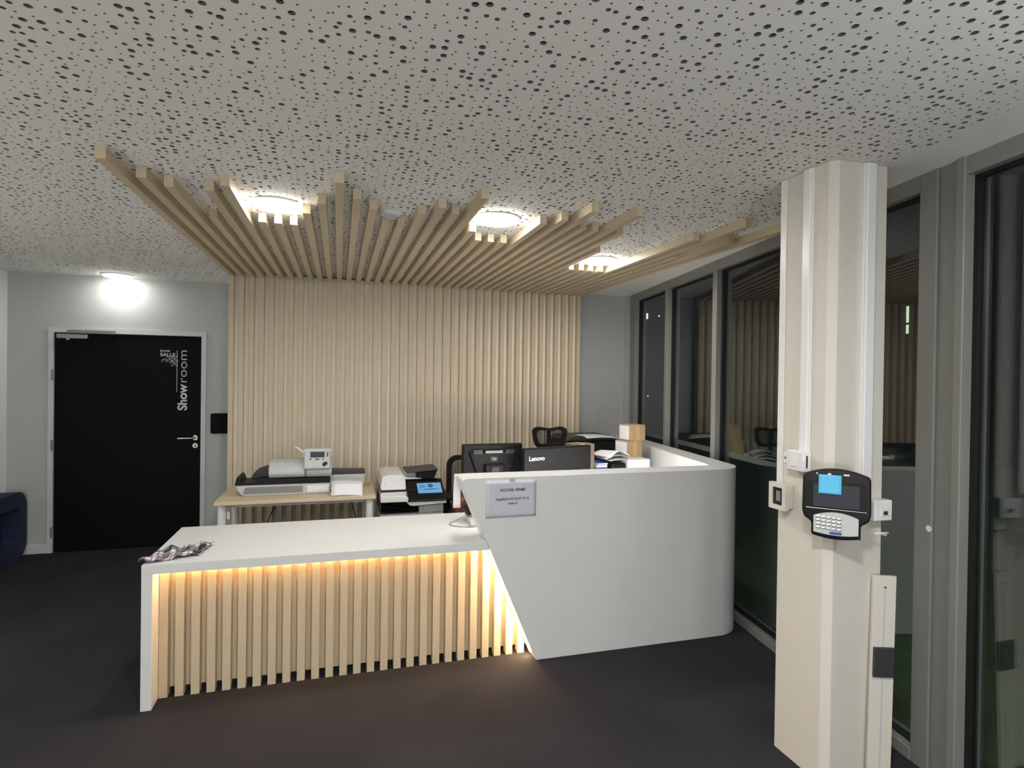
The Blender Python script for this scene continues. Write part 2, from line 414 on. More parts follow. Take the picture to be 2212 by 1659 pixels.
# ---- door
d1 = struct(tag(empty('door_1', ((DX0+DX1)/2, DOORY, 0)), 'black flush door lettered Showroom in a white frame', 'door'))
cx = (DX0+DX1)/2; hw = (DX1-DX0)/2
box('door_leaf', (-hw+0.004, 0.004, 0.006), (hw-0.004, 0.048, DZ-0.004), 'door', d1, bev=0.002)
ring = [(-hw-0.042, 0), (-hw-0.042, DZ+0.044), (hw+0.042, DZ+0.044), (hw+0.042, 0), (hw, 0), (hw, DZ), (-hw, DZ), (-hw, 0)]
prism('door_frame', ring, 'y', -0.014, 0.10, 'frame', d1)
L = lambda x: x-cx
cl = box('door_closer', (L(-2.50), -0.045, 1.99), (L(-2.255), 0.004, 2.032), 'alu', d1, bev=0.006)
lathe('spindle', [(0.018, 0), (0.018, 0.014), (0.012, 0.02)], 'alu', cl, 20, T((L(-2.415), -0.022, 1.992)) @ RX(180))
box('closer_arm', (L(-2.42), -0.034, 2.040), (L(-2.04), -0.022, 2.052), 'steel', cl, bev=0.002)
box('slide_rail', (L(-2.42), -0.03, 2.053), (L(-2.035), -0.014, 2.072), 'alu', cl, bev=0.002)
h = tube('door_handle', smoothpath([(L(-1.353), 0.0, 1.049), (L(-1.353), -0.05, 1.049), (L(-1.375), -0.058, 1.049), (L(-1.495), -0.058, 1.047)], 6), 0.0095, 'steel', d1, 12)
lathe('handle_rose', [(0.026, 0), (0.026, 0.006), (0.023, 0.009)], 'steel', h, 28, T((L(-1.353), 0.004, 1.049)) @ RX(90))
k = lathe('lock_rose', [(0.026, 0), (0.026, 0.006), (0.023, 0.009)], 'steel', d1, 28, T((L(-1.352), 0.004, 0.972)) @ RX(90))
box('key_cylinder', (L(-1.357), -0.012, 0.957), (L(-1.347), -0.004, 0.985), 'darkgrey', k, bev=0.002)
for hz in (0.192, 0.999, 1.649):
    tube('hinge', [(L(DX0)-0.006, -0.018, hz-0.05), (L(DX0)-0.006, -0.018, hz+0.05)], 0.008, 'midgrey', d1, 12)
UPT = Matrix(((0,-1,0,0),(0,0,-1,0),(1,0,0,0),(0,0,0,1)))      # reads bottom to top on the leaf
tshow = text('lettering', 'Show', 0.112, 'vinyl', d1, T((L(-1.432), 0.0035, 1.318)) @ UPT @ Matrix.Diagonal((1.02, 1.0, 1, 1)), bold=0.0030)
z1 = max(v.co.z for v in tshow.data.vertices)
troom = text('lettering', 'room', 0.112, 'vinyl', d1, Matrix.Identity(4), bold=-0.0012)
w0 = max(v.co.x for v in troom.data.vertices)
troom.data.transform(T((L(-1.432), 0.0035, z1+0.006)) @ UPT @ Matrix.Diagonal(((1.905-z1-0.006)/w0, 1.0, 1, 1)))
box('lettering_rule', (L(-1.5215), 0.0025, 1.498), (L(-1.5175), 0.004, 1.905), 'vinyl', d1)
text('lettering', 'SALLE', 0.045, 'vinyl', d1, T((L(-1.666), 0.0035, 1.846)) @ FRONT @ Matrix.Diagonal((1.13, 1, 1, 1)), bold=0.0006)
text('lettering', 'ROOM', 0.026, 'vinyl', d1, T((L(-1.666), 0.0035, 1.888)) @ FRONT @ Matrix.Diagonal((1.1, 1, 1, 1)), bold=0.0003)
def petal(cx0, cz0, ang, ln=0.026, wd=0.010, w=0.0022):
    A = [(cx0+t*ln*2-ln, 0) for t in (0,)]
    o_, i_ = [], []
    N = 10
    for side in (1, -1):
        for q in range(N):
            t = q/N if side == 1 else 1-q/N
            for lst, sc in ((o_, 1.0), (i_, 0.74)):
                x = (t*2-1)*ln*(1 if sc == 1 else 0.86); y = side*wd*sc*math.sin(PI*t)
                lst.append((x, y))
    ca, sa = math.cos(ang), math.sin(ang)
    R_ = lambda L_: [(cx0+x*ca-y*sa, cz0+x*sa+y*ca) for x, y in L_]
    return R_(o_), R_(i_)
bm = bmesh.new(); g = 0.0425
for (gx_, gz_), angs in {(0, 0): (45, 135, 225, 315), (-1, 0): (45, 135, 225, 315), (-2, 0): (225, 315), (-3, 0): (), (0, -1): (135, 225, 315, 45), (-1, -1): (45,), (0, -2): ()}.items():
    for a in angs:
        a_ = math.radians(a); px = -1.541+gx_*g+0.0205*math.cos(a_); pz = 1.822+gz_*g+0.0205*math.sin(a_)
        if px > -1.522 or pz > 1.842: continue
        O_, I_ = petal(px, pz, a_, 0.022, 0.0085)
        vo = [bm.verts.new((L(x), 0.0032, z)) for x, z in O_]; vi = [bm.verts.new((L(x), 0.0032, z)) for x, z in I_]
        n = len(vo)
        for q in range(n): bm.faces.new((vo[q], vo[(q+1) % n], vi[(q+1) % n], vi[q]))
ex = bmesh.ops.extrude_face_region(bm, geom=bm.faces[:]); bmesh.ops.translate(bm, vec=(0, 0.001, 0), verts=[v for v in ex['geom'] if isinstance(v, bmesh.types.BMVert)])
link('petal_emblem', from_bm(bm, 'petal_emblem'), 'vinyl', d1)

# ---- glazing bays along x = GA + GB*y (local x along the glass, local +y into the room)
GANG = math.atan2(1, GB); GS = math.sqrt(1+GB*GB)
bays = [  # far mullion (y0, y1), near edge of pane
    (5.46, 5.60, 4.696), (4.636, 4.696, 3.798), (3.733, 3.798, 2.895), (2.83, 2.895, 1.935), (1.711, 1.935, 0.86), (0.80, 0.86, -0.05), (-0.11, -0.05, -3.5)]
for i, (m0, m1, pe) in enumerate(bays):
    y_ref = m0
    w = struct(tag(empty('window_%d' % (i+1), (gx(m1), m1, 0), GANG),
        ['narrow far window bay with dark glass beside the grey wall', 'second dark window bay from the grey wall', 'third dark window bay left of the cream column',
         'dark window bay hidden mostly behind the cream column', 'dark window bay at the right edge beyond the wide frame', 'window bay beyond the right edge', 'last window bay behind the viewer'][i]))
    nxt = bays[i+1][1] if i+1 < len(bays) else YB
    s = lambda y: (y-m1)*GS
    a, b = s(nxt), s(m0)
    if i == 4:   # wide coupled frame: three profiles
        for (u0, u1, dd) in ((0.0, 0.09, 0.055), (0.092, 0.185, 0.045), (0.187, (m1-m0)*GS, 0.065)):
            box('mullion', (-u1, -0.06, 0), (-u0, dd, CEIL), 'mullion', w, bev=0.004)
    else:
        box('mullion', (b, -0.06, 0), (0, 0.06, CEIL), 'mullion', w, bev=0.003)
    box('head_rail', (a, -0.06, CEIL-0.075), (b, 0.055, CEIL), 'mullion', w)
    box('sill_rail', (a, -0.06, 0), (b, 0.058, 0.055), 'mullion', w, bev=0.003)
    g0, g1 = a+0.0, b
    bm = bmesh.new()
    for q in ((g0, 0.055, g0+0.012, CEIL-0.075), (g1-0.02, 0.055, g1, CEIL-0.075), (g0+0.012, CEIL-0.090, g1-0.02, CEIL-0.075), (g0+0.012, 0.055, g1-0.02, 0.067)):
        bm_box(bm, (q[0], -0.02, q[1]), (q[2], 0.018, q[3]))
    gk = link('gasket', from_bm(bm, 'gasket'), 'gasket', w)
    box('pane', (g0+0.004, -0.004, 0.058), (g1-0.004, 0.004, CEIL-0.078), 'glass', w)

# ---- column by the glazing
CX0, CX1, CY0, CY1 = 1.93, 2.215, 1.905, 2.19
ch = 0.028
col_o = prism('column', [(0, ch), (ch, 0), (CX1-CX0-0.006, 0), (CX1-CX0, 0.006), (CX1-CX0, CY1-CY0), (0, CY1-CY0)], 'z', 0, CEIL-0.001, 'cream', bev=0.002)
col_o.location = (CX0, CY0, 0)
struct(tag(col_o, 'cream square column with chamfered corner standing before the glazing', 'column'))

# ---- night outside: lawn and a dark building with a few lights
o = box('ground_outside', (0, -12, -0.12), (40, 40, -0.07), 'lawn'); struct(tag(o, 'dark grass outside the glazing'))
fb = thing('dark_building', (15.0, 14.0, 0), 'unlit dark building across the night lawn with a lit letter sign', 'building', math.radians(-98.6))
box('facade', (-26, 0, -0.07), (26, 4, 9), 'facade', fb)
sg = text('lit_sign', 'S', 0.44, 'signlit', fb, T((-17.1, -0.04, 5.42)) @ FRONT, bold=0.012, ext=0.02); tag(sg, 'small glowing white letter S sign')
box('lit_window', (2.02, -0.03, 3.36), (2.08, 0.01, 3.80), 'winlit', fb); box('lit_window', (2.02, -0.03, 3.06), (2.08, 0.01, 3.30), 'winlit', fb)
box('lit_window', (-15.28, -0.03, 5.36), (-15.18, 0.01, 5.42), 'signlit', fb); box('lit_window', (-16.78, -0.03, 0.82), (-16.70, 0.01, 0.87), 'signlit', fb)

# ================================================================== lights of the room, seen and added
def downlight(x, y, label, m='lamp', r=0.118, boost=1.0):
    t = thing('ceiling_downlight', (x, y, CEIL), label, 'ceiling light', group='round ceiling downlights')
    lathe('trim_ring', [(r+0.016, 0.0), (r+0.016, -0.006), (r+0.002, -0.012), (r+0.002, -0.001)], 'whiteplast', t, 40, cap=False)
    lathe('diffuser', [(r, -0.001), (r, -0.012), (r*0.93, -0.022), (r*0.6, -0.028), (0.004, -0.030)], m if boost == 1.0 else emis('downlight_diffuser_bright', (1.0, 0.97, 0.92, 1), LAMP*boost), t, 40)
    return t
downlight(-0.332, 3.34, 'round glowing downlight among the slats left of centre')
downlight(0.852, 3.215, 'round glowing downlight in the middle of the slatted ceiling')
downlight(1.886, 4.04, 'round glowing downlight nearest the window wall above the tall counter')
downlight(-1.978, 6.19, 'round glowing downlight close to the wall above the black door', 'lampcool', 0.112)
for x, y, lb in ((-1.7, 0.55, 'unseen added downlight behind the viewer on the left'), (0.35, 0.45, 'unseen added downlight just behind the viewer'), (-1.7, -1.6, 'unseen added downlight over the rear left lamp'), (0.35, -1.6, 'unseen added downlight near the rear wall')):  # unseen downlights added to light the floor and counter fronts
    downlight(x, y, lb, boost=4.2 if x > 0 and y > 0 else 1.0)
def fill_lamp(x, y, k, label):  # lamps out of view, added to brighten the ceiling and counters
    t = thing('fill_lamp', (x, y, 0), label, 'fill lamp', group='added fill globes outside the picture')
    lathe('base', [(0.15, 0), (0.15, 0.012), (0.03, 0.022)], 'black', t, 32)
    lathe('pole', [(0.011, 0.02), (0.011, 0.56)], 'black', t, 14)
    lathe('globe', [(0.04, 0.555)]+[(0.18*math.sin(a), 0.73-0.18*math.cos(a)) for a in [PI*(0.08+0.9*q/14) for q in range(15)]], emis('fill_globe', (1.0, 0.99, 0.965, 1), FILL*k), t, 32)
fill_lamp(-2.55, 1.2, 0.06, 'added fill globe at the left wall nearest the viewer')
fill_lamp(-2.55, 2.6, 0.09, 'added fill globe midway along the left wall')
fill_lamp(-2.55, 3.9, 0.16, 'added fill globe at the left wall nearest the blue seat')
fill_lamp(-1.2, -1.6, 0.2, 'added fill globe behind the viewer on the left')
fill_lamp(0.75, -1.4, 0.95, 'added fill globe behind the viewer in the middle')
fill_lamp(-0.8, -0.35, 0.30, 'added fill globe right behind the viewer')
# unseen tube added near the glazing for a cool glow on the ceiling
t = thing('added_tube_light', (2.05, 0.35, 2.28), 'unseen added cool white tube beyond the right edge', 'ceiling light')
tube('diffuser', [(0, -0.6, 0), (0, 0.25, 0)], 0.035, emis('added_tube', (0.80, 0.88, 1.0, 1), LAMP*0.5), t, 16)
for yy in (-0.5, 0.15): tube('suspension_wire', [(0, yy, 0.035), (0, yy, CEIL-2.28)], 0.0015, 'steel', t, 6)
# smoke detector on the ceiling
t = thing('smoke_detector', (0.264, 3.30, CEIL), 'small white round smoke detector between two ceiling slats', 'smoke detector')
lathe('base', [(0.055, 0), (0.055, -0.012), (0.05, -0.018)], 'whiteplast', t, 28)
lathe('sensor_head', [(0.034, -0.018), (0.032, -0.034), (0.02, -0.04)], 'greyplast', t, 24)

# ================================================================== low counter (slatted front)
YC = 3.242; XL = -0.922
def xs(z): return 1.136-(1.136-0.668)*z/1.095        # slanted edge of the tall counter
lc = thing('low_counter', (0, YC, 0), 'low white counter with lit slatted wooden front and white end panel', 'counter')
zt = 0.722
bm = bmesh.new()
bm_prism(bm, [(XL, 0.676), (xs(0.676)-0.001, 0.676), (xs(zt)-0.001, zt), (XL, zt)], 'y', 0, 0.1805)
bm_box(bm, (XL, 0.1805, 0.676), (1.0, 0.768, zt))
link('worktop', from_bm(bm, 'worktop'), 'white', lc)
box('end_panel', (XL, 0, 0), (XL+0.048, 0.766, 0.6755), 'white', lc, bev=0.0015, seg=1)
box('slat_backing', (XL+0.048, 0.166, 0.03), (1.16, 0.178, 0.676), 'wood', lc)
box('toe_kick', (XL+0.048, 0.179, 0), (1.16, 0.19, 0.676), 'gasket', lc)
n = 0
for i in range(28):
    x0 = XL+0.05+0.0742*i; x1 = x0+0.0405
    if x0 > 1.12: break
    def zc(x): return max(0.0, min(0.674, (1.136-0.012-x)*1.095/(1.136-0.668)))
    za, zb = zc(x0), zc(x1)
    pts = [(x0, 0.0), (x1, 0.0)]
    if za >= 0.674 and zb < 0.674:
        xm = 1.124-0.674*(1.136-0.668)/1.095; pts += [(x1, zb), (xm, 0.674), (x0, 0.674)]
    elif zb <= 0.0: pts = [(x0, 0), (1.124, 0), (x0, za)]
    else: pts += [(x1, zb), (x0, za)]
    prism('slat', pts, 'y', 0.113, 0.166, 'wood', lc)
box('led_strip', (XL+0.06, 0.100, 0.670), (xs(0.676)-0.03, 0.110, 0.6755), 'led', lc)

# ================================================================== tall counter (white angled shell with curved corner and return)
tc = thing('tall_counter', (1.6, YC, 0), 'tall white reception counter with slanted edge and rounded corner', 'counter')
ox = 1.6; HT = 1.095; TH = 0.18; SEAM = 2.405; RC = 0.23
X = lambda x: x-ox
fp = []
r0 = 0.03; cxr = xs(HT)+0.045
for k in range(6):      # rounded top-left corner
    t = k/5; p0 = Vector((xs(HT-0.04), HT-0.04)); p1 = Vector((xs(HT)-0.002, HT)); p2 = Vector((xs(HT)+0.045, HT))
    q = p0*(1-t)**2+p1*2*t*(1-t)+p2*t*t; fp.append((X(q.x), q.y))
fp += [(X(SEAM)-0.001, HT), (X(SEAM)-0.001, 0), (X(xs(0)), 0)]
prism('front_panel', fp, 'y', 0, TH, 'white', tc, bev=0.0025, seg=2)
# curved corner
gang = math.atan(GB)
arc_o, arc_i = [], []
for k in range(13):
    a = -PI/2+(PI/2-gang)*k/12
    arc_o.append((X(SEAM)+RC*math.cos(a), RC+RC*math.sin(a))); arc_i.append((X(SEAM)+(RC-TH)*math.cos(a), RC+(RC-TH)*math.sin(a)))
o = prism('curved_corner', arc_o+arc_i[::-1], 'z', 0, HT, 'white', tc, bev=0.0015, seg=1); shade(o, 25)
ux, uy = math.sin(gang), math.cos(gang)
LR = (GREYY-0.03-YC-arc_o[-1][1])/uy
e0, i0 = arc_o[-1], arc_i[-1]
prism('return_panel', [e0, (e0[0]+ux*LR, e0[1]+uy*LR), (i0[0]+ux*LR, i0[1]+uy*LR), i0], 'z', 0, HT, 'white', tc, bev=0.002, seg=1)
prism('inner_desk', [(X(1.02), TH+0.002), (X(2.44), TH+0.002), (X(2.60), 1.35), (X(1.02), 1.35)], 'z', 0.69, 0.722, 'white', tc)
box('desk_leg', (X(1.04), 1.26, 0), (X(1.08), 1.32, 0.69), 'alu', tc); box('desk_leg', (X(2.45), 1.26, 0), (X(2.49), 1.32, 0.69), 'alu', tc)
tk = box('fill_strip', (X(1.06), TH+0.001, 1.035), (X(2.36), TH+0.022, 1.06), 'whiteplast', tc, bev=0.002)  # hidden strip added to lift the ceiling slats and back wall
box('fill_strip_diffuser', (X(1.07), TH+0.008, 1.026), (X(2.35), TH+0.026, 1.0345), emis('fill_led', (1.0, 0.97, 0.92, 1), INNER_FILL), tk)
# LED strip set into the slanted edge, washing the slats
th_ = math.atan2(xs(0)-xs(1), 1.0)
dz = Vector((xs(0.02)-xs(0.655), 0, 0.02-0.655)); nrm = Vector((-math.cos(th_), 0, -math.sin(th_)))
bm = bmesh.new()
a = Vector((X(xs(0.655)), 0, 0.655)); b = Vector((X(xs(0.025)), 0, 0.025))
P = [a+nrm*0.001, b+nrm*0.001, b+nrm*0.006, a+nrm*0.006]
bm_prism(bm, [(p.x, p.z) for p in P], 'y', 0.058, 0.074)
link('led_strip', from_bm(bm, 'led_strip'), 'ledb', tc)

# paper sign in a clear sleeve, taped to the front panel
t = thing('paper_sign', (0.97, YC, 0.968), 'printed paper notice reading ACCUEIL FERME in a clear sleeve', 'sign')
sheet('sleeve', lambda u, v: (-0.153+0.306*u, -0.0025-0.002*math.sin(9*u+3*v)*math.sin(5*v)*0.8, -0.108+0.216*v), 14, 10, 'papersign', t, 0.0012)
text('print', 'ACCUEIL FERMÉ', 0.0215, 'ink', t, T((0.008, -0.0062, 0.045)) @ FRONT, bold=0.0004, align='CENTER', ext=0.0002)
text('print', 'Appelez le 03.20.20.19.12,', 0.0195, 'ink', t, T((0.008, -0.0062, -0.006)) @ FRONT, align='CENTER', ext=0.0002, bold=0.0002)
text('print', 'choix 0', 0.0195, 'ink', t, T((0.008, -0.0062, -0.032)) @ FRONT, align='CENTER', ext=0.0002, bold=0.0002)
box('adhesive_tape', (-0.013, -0.0065, 0.098), (0.022, -0.0052, 0.118), 'greyplast', t)

# crumpled plaid cloth on the corner of the low counter
random.seed(11)
def cloth(u, v):
    a, b = u-0.5, v-0.5
    x = -0.80+0.255*a+0.03*b; y = 3.41+0.215*b+0.10*a
    s = 0.010+0.011*math.sin(11*u+2.2*v)*math.sin(5*v+1.0)+0.008*math.sin(17*v-4*u)+0.006*math.sin(23*u+9*v)
    s *= 1.0+0.5*math.exp(-((a+0.1)**2+b*b)*12)
    return (x, y, zt+0.0015+max(0.0006, s))
t = thing('plaid_cloth', (-0.80, 3.41, zt), 'crumpled grey and white plaid cloth on the low counter corner', 'cloth')
o = sheet('fabric', lambda u, v: tuple(Vector(cloth(u, v))-Vector((-0.80, 3.41, zt))), 40, 34, 'plaid', t, 0.001)

# desk phone with cable, half behind the tall counter's slanted edge
t = thing('desk_phone', (0.888, 3.71, zt), 'grey and black desk phone with looped cable beside the slanted edge', 'telephone')
prism('base', [(-0.11, 0), (0.09, 0), (0.09, 0.055), (-0.11, 0.018)], 'x', -0.075, 0.09, 'greyplast', t, bev=0.004)
box('handset', (-0.085, -0.02, 0.055), (-0.03, 0.12, 0.095), 'black', t, bev=0.012)
box('display', (0.0, 0.02, 0.045), (0.07, 0.08, 0.058), 'darkgrey', t)
tube('cable', smoothpath([(-0.085, 0.06, 0.03), (-0.14, 0.05, 0.008), (-0.19, 0.0, 0.004), (-0.185, -0.06, 0.004), (-0.12, -0.11, 0.004), (-0.03, -0.12, 0.004), (0.05, -0.115, 0.004)], 8), 0.0028, 'midgrey', t, 8)

# strip of white paper hanging behind the slanted edge
t = thing('paper_strip', (0.70, 3.44, 1.0), 'white paper strip hanging from the tall counter at its slanted end', 'paper')
sheet('strip', lambda u, v: (-0.035+0.045*u+0.006*v, 0.0+0.012*math.sin(3*v), -0.115+0.205*v), 4, 10, 'paper', t, 0.001)

# ================================================================== monitors on the inner desk
DZK = 0.7225
t = thing('desktop_monitor', (1.115, 4.25, DZK), 'black desktop monitor seen from behind with silver hinge cover', 'monitor', math.radians(2))
box('back_shell', (-0.235, -0.03, 0.175), (0.235, 0.02, 0.455), 'black', t, bev=0.012)
prism('rear_bulge', [(-0.19, 0.40), (0.19, 0.40), (0.12, 0.20), (-0.12, 0.20)], 'y', -0.05, -0.025, 'black', t, bev=0.008)
box('screen', (-0.225, 0.018, 0.185), (0.225, 0.023, 0.445), 'screenoff', t)
for sx in (-1, 1): box('plate', (sx*0.125-0.035, -0.058, 0.38), (sx*0.125+0.035, -0.045, 0.415), 'darkgrey', t, bev=0.003)
box('vent', (-0.07, -0.058, 0.385), (0.07, -0.046, 0.412), 'blackgloss', t, bev=0.003)
bdg = box('badge', (-0.03, -0.056, 0.325), (0.03, -0.047, 0.365), 'darkgrey', t, bev=0.003)
text('logo', 'hp', 0.03, 'greyplast', bdg, T((-0.014, -0.0565, 0.338)) @ FRONT, shear=0.3)
box('stand_neck', (-0.075, -0.09, 0.05), (0.075, -0.045, 0.31), 'black', t, bev=0.01)
box('stand_foot', (-0.13, -0.14, 0), (0.13, 0.08, 0.018), 'black', t, bev=0.006)
box('cable_clip', (-0.03, -0.10, 0.255), (0.03, -0.088, 0.29), 'darkgrey', t, bev=0.003)
t = thing('all_in_one_computer', (1.575, 4.075, DZK), 'wide black all in one computer lettered Lenovo on its back', 'computer', math.radians(14.5))
box('back_shell', (-0.305, -0.025, 0.06), (0.305, 0.03, 0.442), 'black', t, bev=0.008)
prism('rear_bulge', [(-0.19, 0.21), (0.23, 0.24), (0.20, 0.10), (-0.15, 0.10)], 'y', -0.055, -0.02, 'black', t, bev=0.008)
prism('rear_ridge', [(-0.20, 0.225), (0.235, 0.265), (0.235, 0.25), (-0.15, 0.205)], 'y', -0.06, -0.02, 'darkgrey', t, bev=0.003)
box('screen', (-0.295, 0.028, 0.07), (0.295, 0.033, 0.435), 'screenoff', t)
text('logo', 'Lenovo', 0.046, 'vinyl', t, T((-0.268, -0.0262, 0.352)) @ FRONT, bold=0.0012)
box('stand_neck', (-0.06, -0.07, 0.012), (0.06, -0.02, 0.2), 'darkgrey', t, bev=0.006)
box('stand_foot', (-0.12, -0.1, 0), (0.12, 0.1, 0.012), 'darkgrey', t, bev=0.004)

# ---- things stacked at the right end of the inner desk
t = thing('desktop_printer', (2.33, 4.42, DZK), 'white and black desktop printer under the two cardboard boxes', 'printer', math.radians(2))
box('body', (-0.06, -0.14, 0), (0.15, 0.16, 0.298), 'whiteplast', t, bev=0.008)
box('side_unit', (-0.20, -0.12, 0), (-0.062, 0.16, 0.27), 'black', t, bev=0.02)
box('front_cover', (-0.02, -0.145, 0.05), (0.14, -0.138, 0.27), 'whiteplast', t, bev=0.002)
def carton(name, loc, rz, w, d, h, label, lab=True):
    t = thing(name, loc, label, 'box', math.radians(rz), 'small cartons on the desktop printer')
    box('carton', (-w/2, -d/2, 0), (w/2, d/2, h), 'card', t, bev=0.002, seg=1)
    box('tape', (-0.022, -d/2-0.0008, -0.0), (0.022, d/2+0.0008, h+0.0008), 'tape', t)
    box('shipping_label', (-w/2-0.0012, -d/2+0.012, 0.008), (-w/2-0.0002, d/2-0.012, h-0.01), 'paper', t)
    return t
carton('cardboard_box', (2.395, 4.50, DZK+0.2985), 12, 0.155, 0.17, 0.135, 'small brown cardboard box on the white desktop printer, lower of the stacked pair')
carton('cardboard_box', (2.43, 4.505, DZK+0.4345), 8, 0.16, 0.16, 0.135, 'small brown taped cardboard box balanced on top of the other box')
t = thing('loose_papers', (2.175, 4.40, DZK+0.282), 'curled white papers lying on the black part of the desktop printer', 'paper')
for q, (hx, rz, sc) in enumerate(((0.052, 12, 1.0), (0.03, -4, 1.08), (0.012, 3, 1.12))):
    cr, sr = math.cos(math.radians(rz)), math.sin(math.radians(rz))
    def f(u, v, hx=hx, cr=cr, sr=sr, sc=sc, q=q):
        a, b = (u-0.5)*0.21*sc, (v-0.5)*0.26
        return (a*cr-b*sr+0.005+0.02*q, a*sr+b*cr, 0.03+hx*math.sin(PI*u)*(1-0.4*v)+0.004*(2-q)-0.01*q)
    sheet('sheet', f, 12, 6, 'paper', t, 0.0012)
t = thing('document_box', (2.045, 4.39, DZK), 'navy document box between the black computer and the desktop printer', 'box', 0)
box('shell', (-0.055, -0.09, 0), (0.055, 0.09, 0.225), 'navy', t, bev=0.004); box('lid', (-0.057, -0.092, 0.226), (0.057, 0.092, 0.240), 'blue', t, bev=0.003)
for q, (mm, lb) in enumerate((('paper', 'thin white folder lying on the navy document box'), ('blue', 'bright blue folder on top of the white folder'))):
    f = thing('folder', (2.045, 4.385, DZK+0.2405+0.018*q), lb, 'folder', math.radians(4+6*q), 'folders on the document box')
    box('cover', (-0.05, -0.09, 0), (0.05, 0.09, 0.003), mm, f); box('cover', (-0.05, -0.09, 0.013), (0.05, 0.09, 0.016), mm, f)
    box('leaves', (-0.046, -0.086, 0.003), (0.048, 0.086, 0.013), 'paper', f)
# tall carton behind the computer, dark printer with a sheet on it against the back wall
t = thing('tall_cardboard_box', (1.88, 4.36, DZK), 'tall dull brown cardboard box right behind the black computer', 'box', math.radians(0))
box('carton', (-0.10, -0.07, 0), (0.10, 0.07, 0.432), 'carddark', t, bev=0.003, seg=1); box('tape', (-0.02, -0.0712, 0.3), (0.02, 0.0712, 0.4328), 'tape', t)
t = thing('office_laser_printer', (2.36, 5.32, 0), 'dark grey office printer against the grey wall with a sheet on top', 'printer')
box('stand', (-0.30, -0.26, 0), (0.30, 0.26, 0.60), 'midgrey', t, bev=0.004)
prism('body', [(-0.30, 0.60), (0.33, 0.60), (0.33, 1.02), (0.27, 1.085), (-0.26, 1.085), (-0.30, 1.04)], 'y', -0.27, 0.26, 'black', t, bev=0.01)
prism('lid', [(-0.29, 1.087), (0.29, 1.087), (0.22, 1.125), (-0.24, 1.125)], 'y', -0.22, 0.25, 'darkgrey', t, bev=0.006)
box('paper_tray', (-0.22, -0.285, 0.66), (0.22, -0.268, 0.78), 'darkgrey', t, bev=0.004)
t = thing('paper_sheet', (2.36, 5.32, 0), 'single white sheet drooping over the dark grey office printer', 'paper')
sheet('sheet', lambda u, v: (-0.14+0.36*u+0.04*(1-v), -0.26+0.22*v, 1.132+0.006*math.sin(4*u)-0.03*max(0, u-0.75)-0.05*max(0, 0.3-v)), 12, 8, 'paper', t, 0.0014)

# ---- office chairs
def office_chair(loc, rz, label, head, seatmat='black'):
    t = thing('office_chair', loc, label, 'chair', math.radians(rz), 'office chairs behind the counter')
    for k in range(5):
        a = 2*PI*k/5+0.3; c_, s_ = math.cos(a), math.sin(a)
        l_ = tube('base_arm', [(0.03*c_, 0.03*s_, 0.115), (0.30*c_, 0.30*s_, 0.075)], [0.026, 0.016], 'black', t, 10)
        lathe('castor', [(0.006, -0.012), (0.028, -0.012), (0.028, 0.012), (0.006, 0.012)], 'darkgrey', l_, 16, T((0.30*c_, 0.30*s_, 0.0285)) @ RZ(math.degrees(a)) @ RX(90))
    lathe('gas_lift', [(0.035, 0.09), (0.035, 0.25), (0.024, 0.25), (0.024, 0.43)], 'darkgrey', t, 20)
    box('seat', (-0.25, -0.26, 0.43), (0.25, 0.22, 0.52), seatmat, t, bev=0.04, seg=4)
    o_ = rrect(-0.235, 0.235, 0.56, 0.98, 0.09); i_ = rrect(-0.195, 0.195, 0.60, 0.94, 0.06)
    ring_prism('back_frame', o_, i_, 'y', 0.235, 0.27, 'black', t)
    prism('back_mesh', i_, 'y', 0.25, 0.254, 'mesh', t)
    tube('back_spine', smoothpath([(0, 0.10, 0.42), (0, 0.29, 0.46), (0, 0.295, 0.7), (0, 0.285, 1.0 if head else 0.9)], 6), 0.022, 'black', t, 10)
    for sx in (-1, 1):
        ar = tube('armrest_post', smoothpath([(sx*0.22, 0.0, 0.45), (sx*0.29, 0.0, 0.50), (sx*0.29, 0.0, 0.66)], 5), 0.016, 'black', t, 10)
        box('armrest_pad', (sx*0.29-0.04, -0.13, 0.66), (sx*0.29+0.04, 0.12, 0.69), 'black', ar, bev=0.012)
    if head:
        def hr(w, h_, dx, top=0.0):
            pts = []
            raw = [(-w*0.74, -h_), (-w*0.98, h_*0.35), (-w*0.90, h_*0.85), (-w*0.62, h_*1.02), (0, h_*0.86), (w*0.62, h_*1.02), (w*0.90, h_*0.85), (w*0.98, h_*0.35), (w*0.74, -h_), (0, -h_*1.03)]
            P = [Vector((x, z, 0)) for x, z in raw]; n = len(P)
            for i in range(n):
                p0, p1, p2, p3 = P[i-1], P[i], P[(i+1) % n], P[(i+2) % n]
                for j in range(5):
                    q = j/5; v = 0.5*((2*p1)+(p2-p0)*q+(2*p0-5*p1+4*p2-p3)*q*q+(3*p1-p0-3*p2+p3)*q**3)
                    pts.append((v.x, 1.147+v.y))
            return pts
        O_ = hr(0.167, 0.09, 0); I_ = hr(0.133, 0.060, 0)
        ring_prism('headrest_frame', O_, I_, 'y', 0.235, 0.275, 'black', t)
        hm = prism('headrest_mesh', I_, 'y', 0.252, 0.256, 'mesh', t)
        box('headrest_bracket', (-0.016, 0.262, 0.98), (0.016, 0.29, 1.21), 'black', t, bev=0.004)
    return t
office_chair((1.85, 4.73, 0), 0, 'black office chair with mesh headrest against the slatted wall', True)
office_chair((1.18, 4.88, 0), 4, 'black office chair behind the monitor, hidden mostly by the tall counter', False)
t = thing('brown_handbag', (1.02, 4.74, 0.525), 'brown leather handbag on the office chair by the slanted edge', 'bag', math.radians(8))
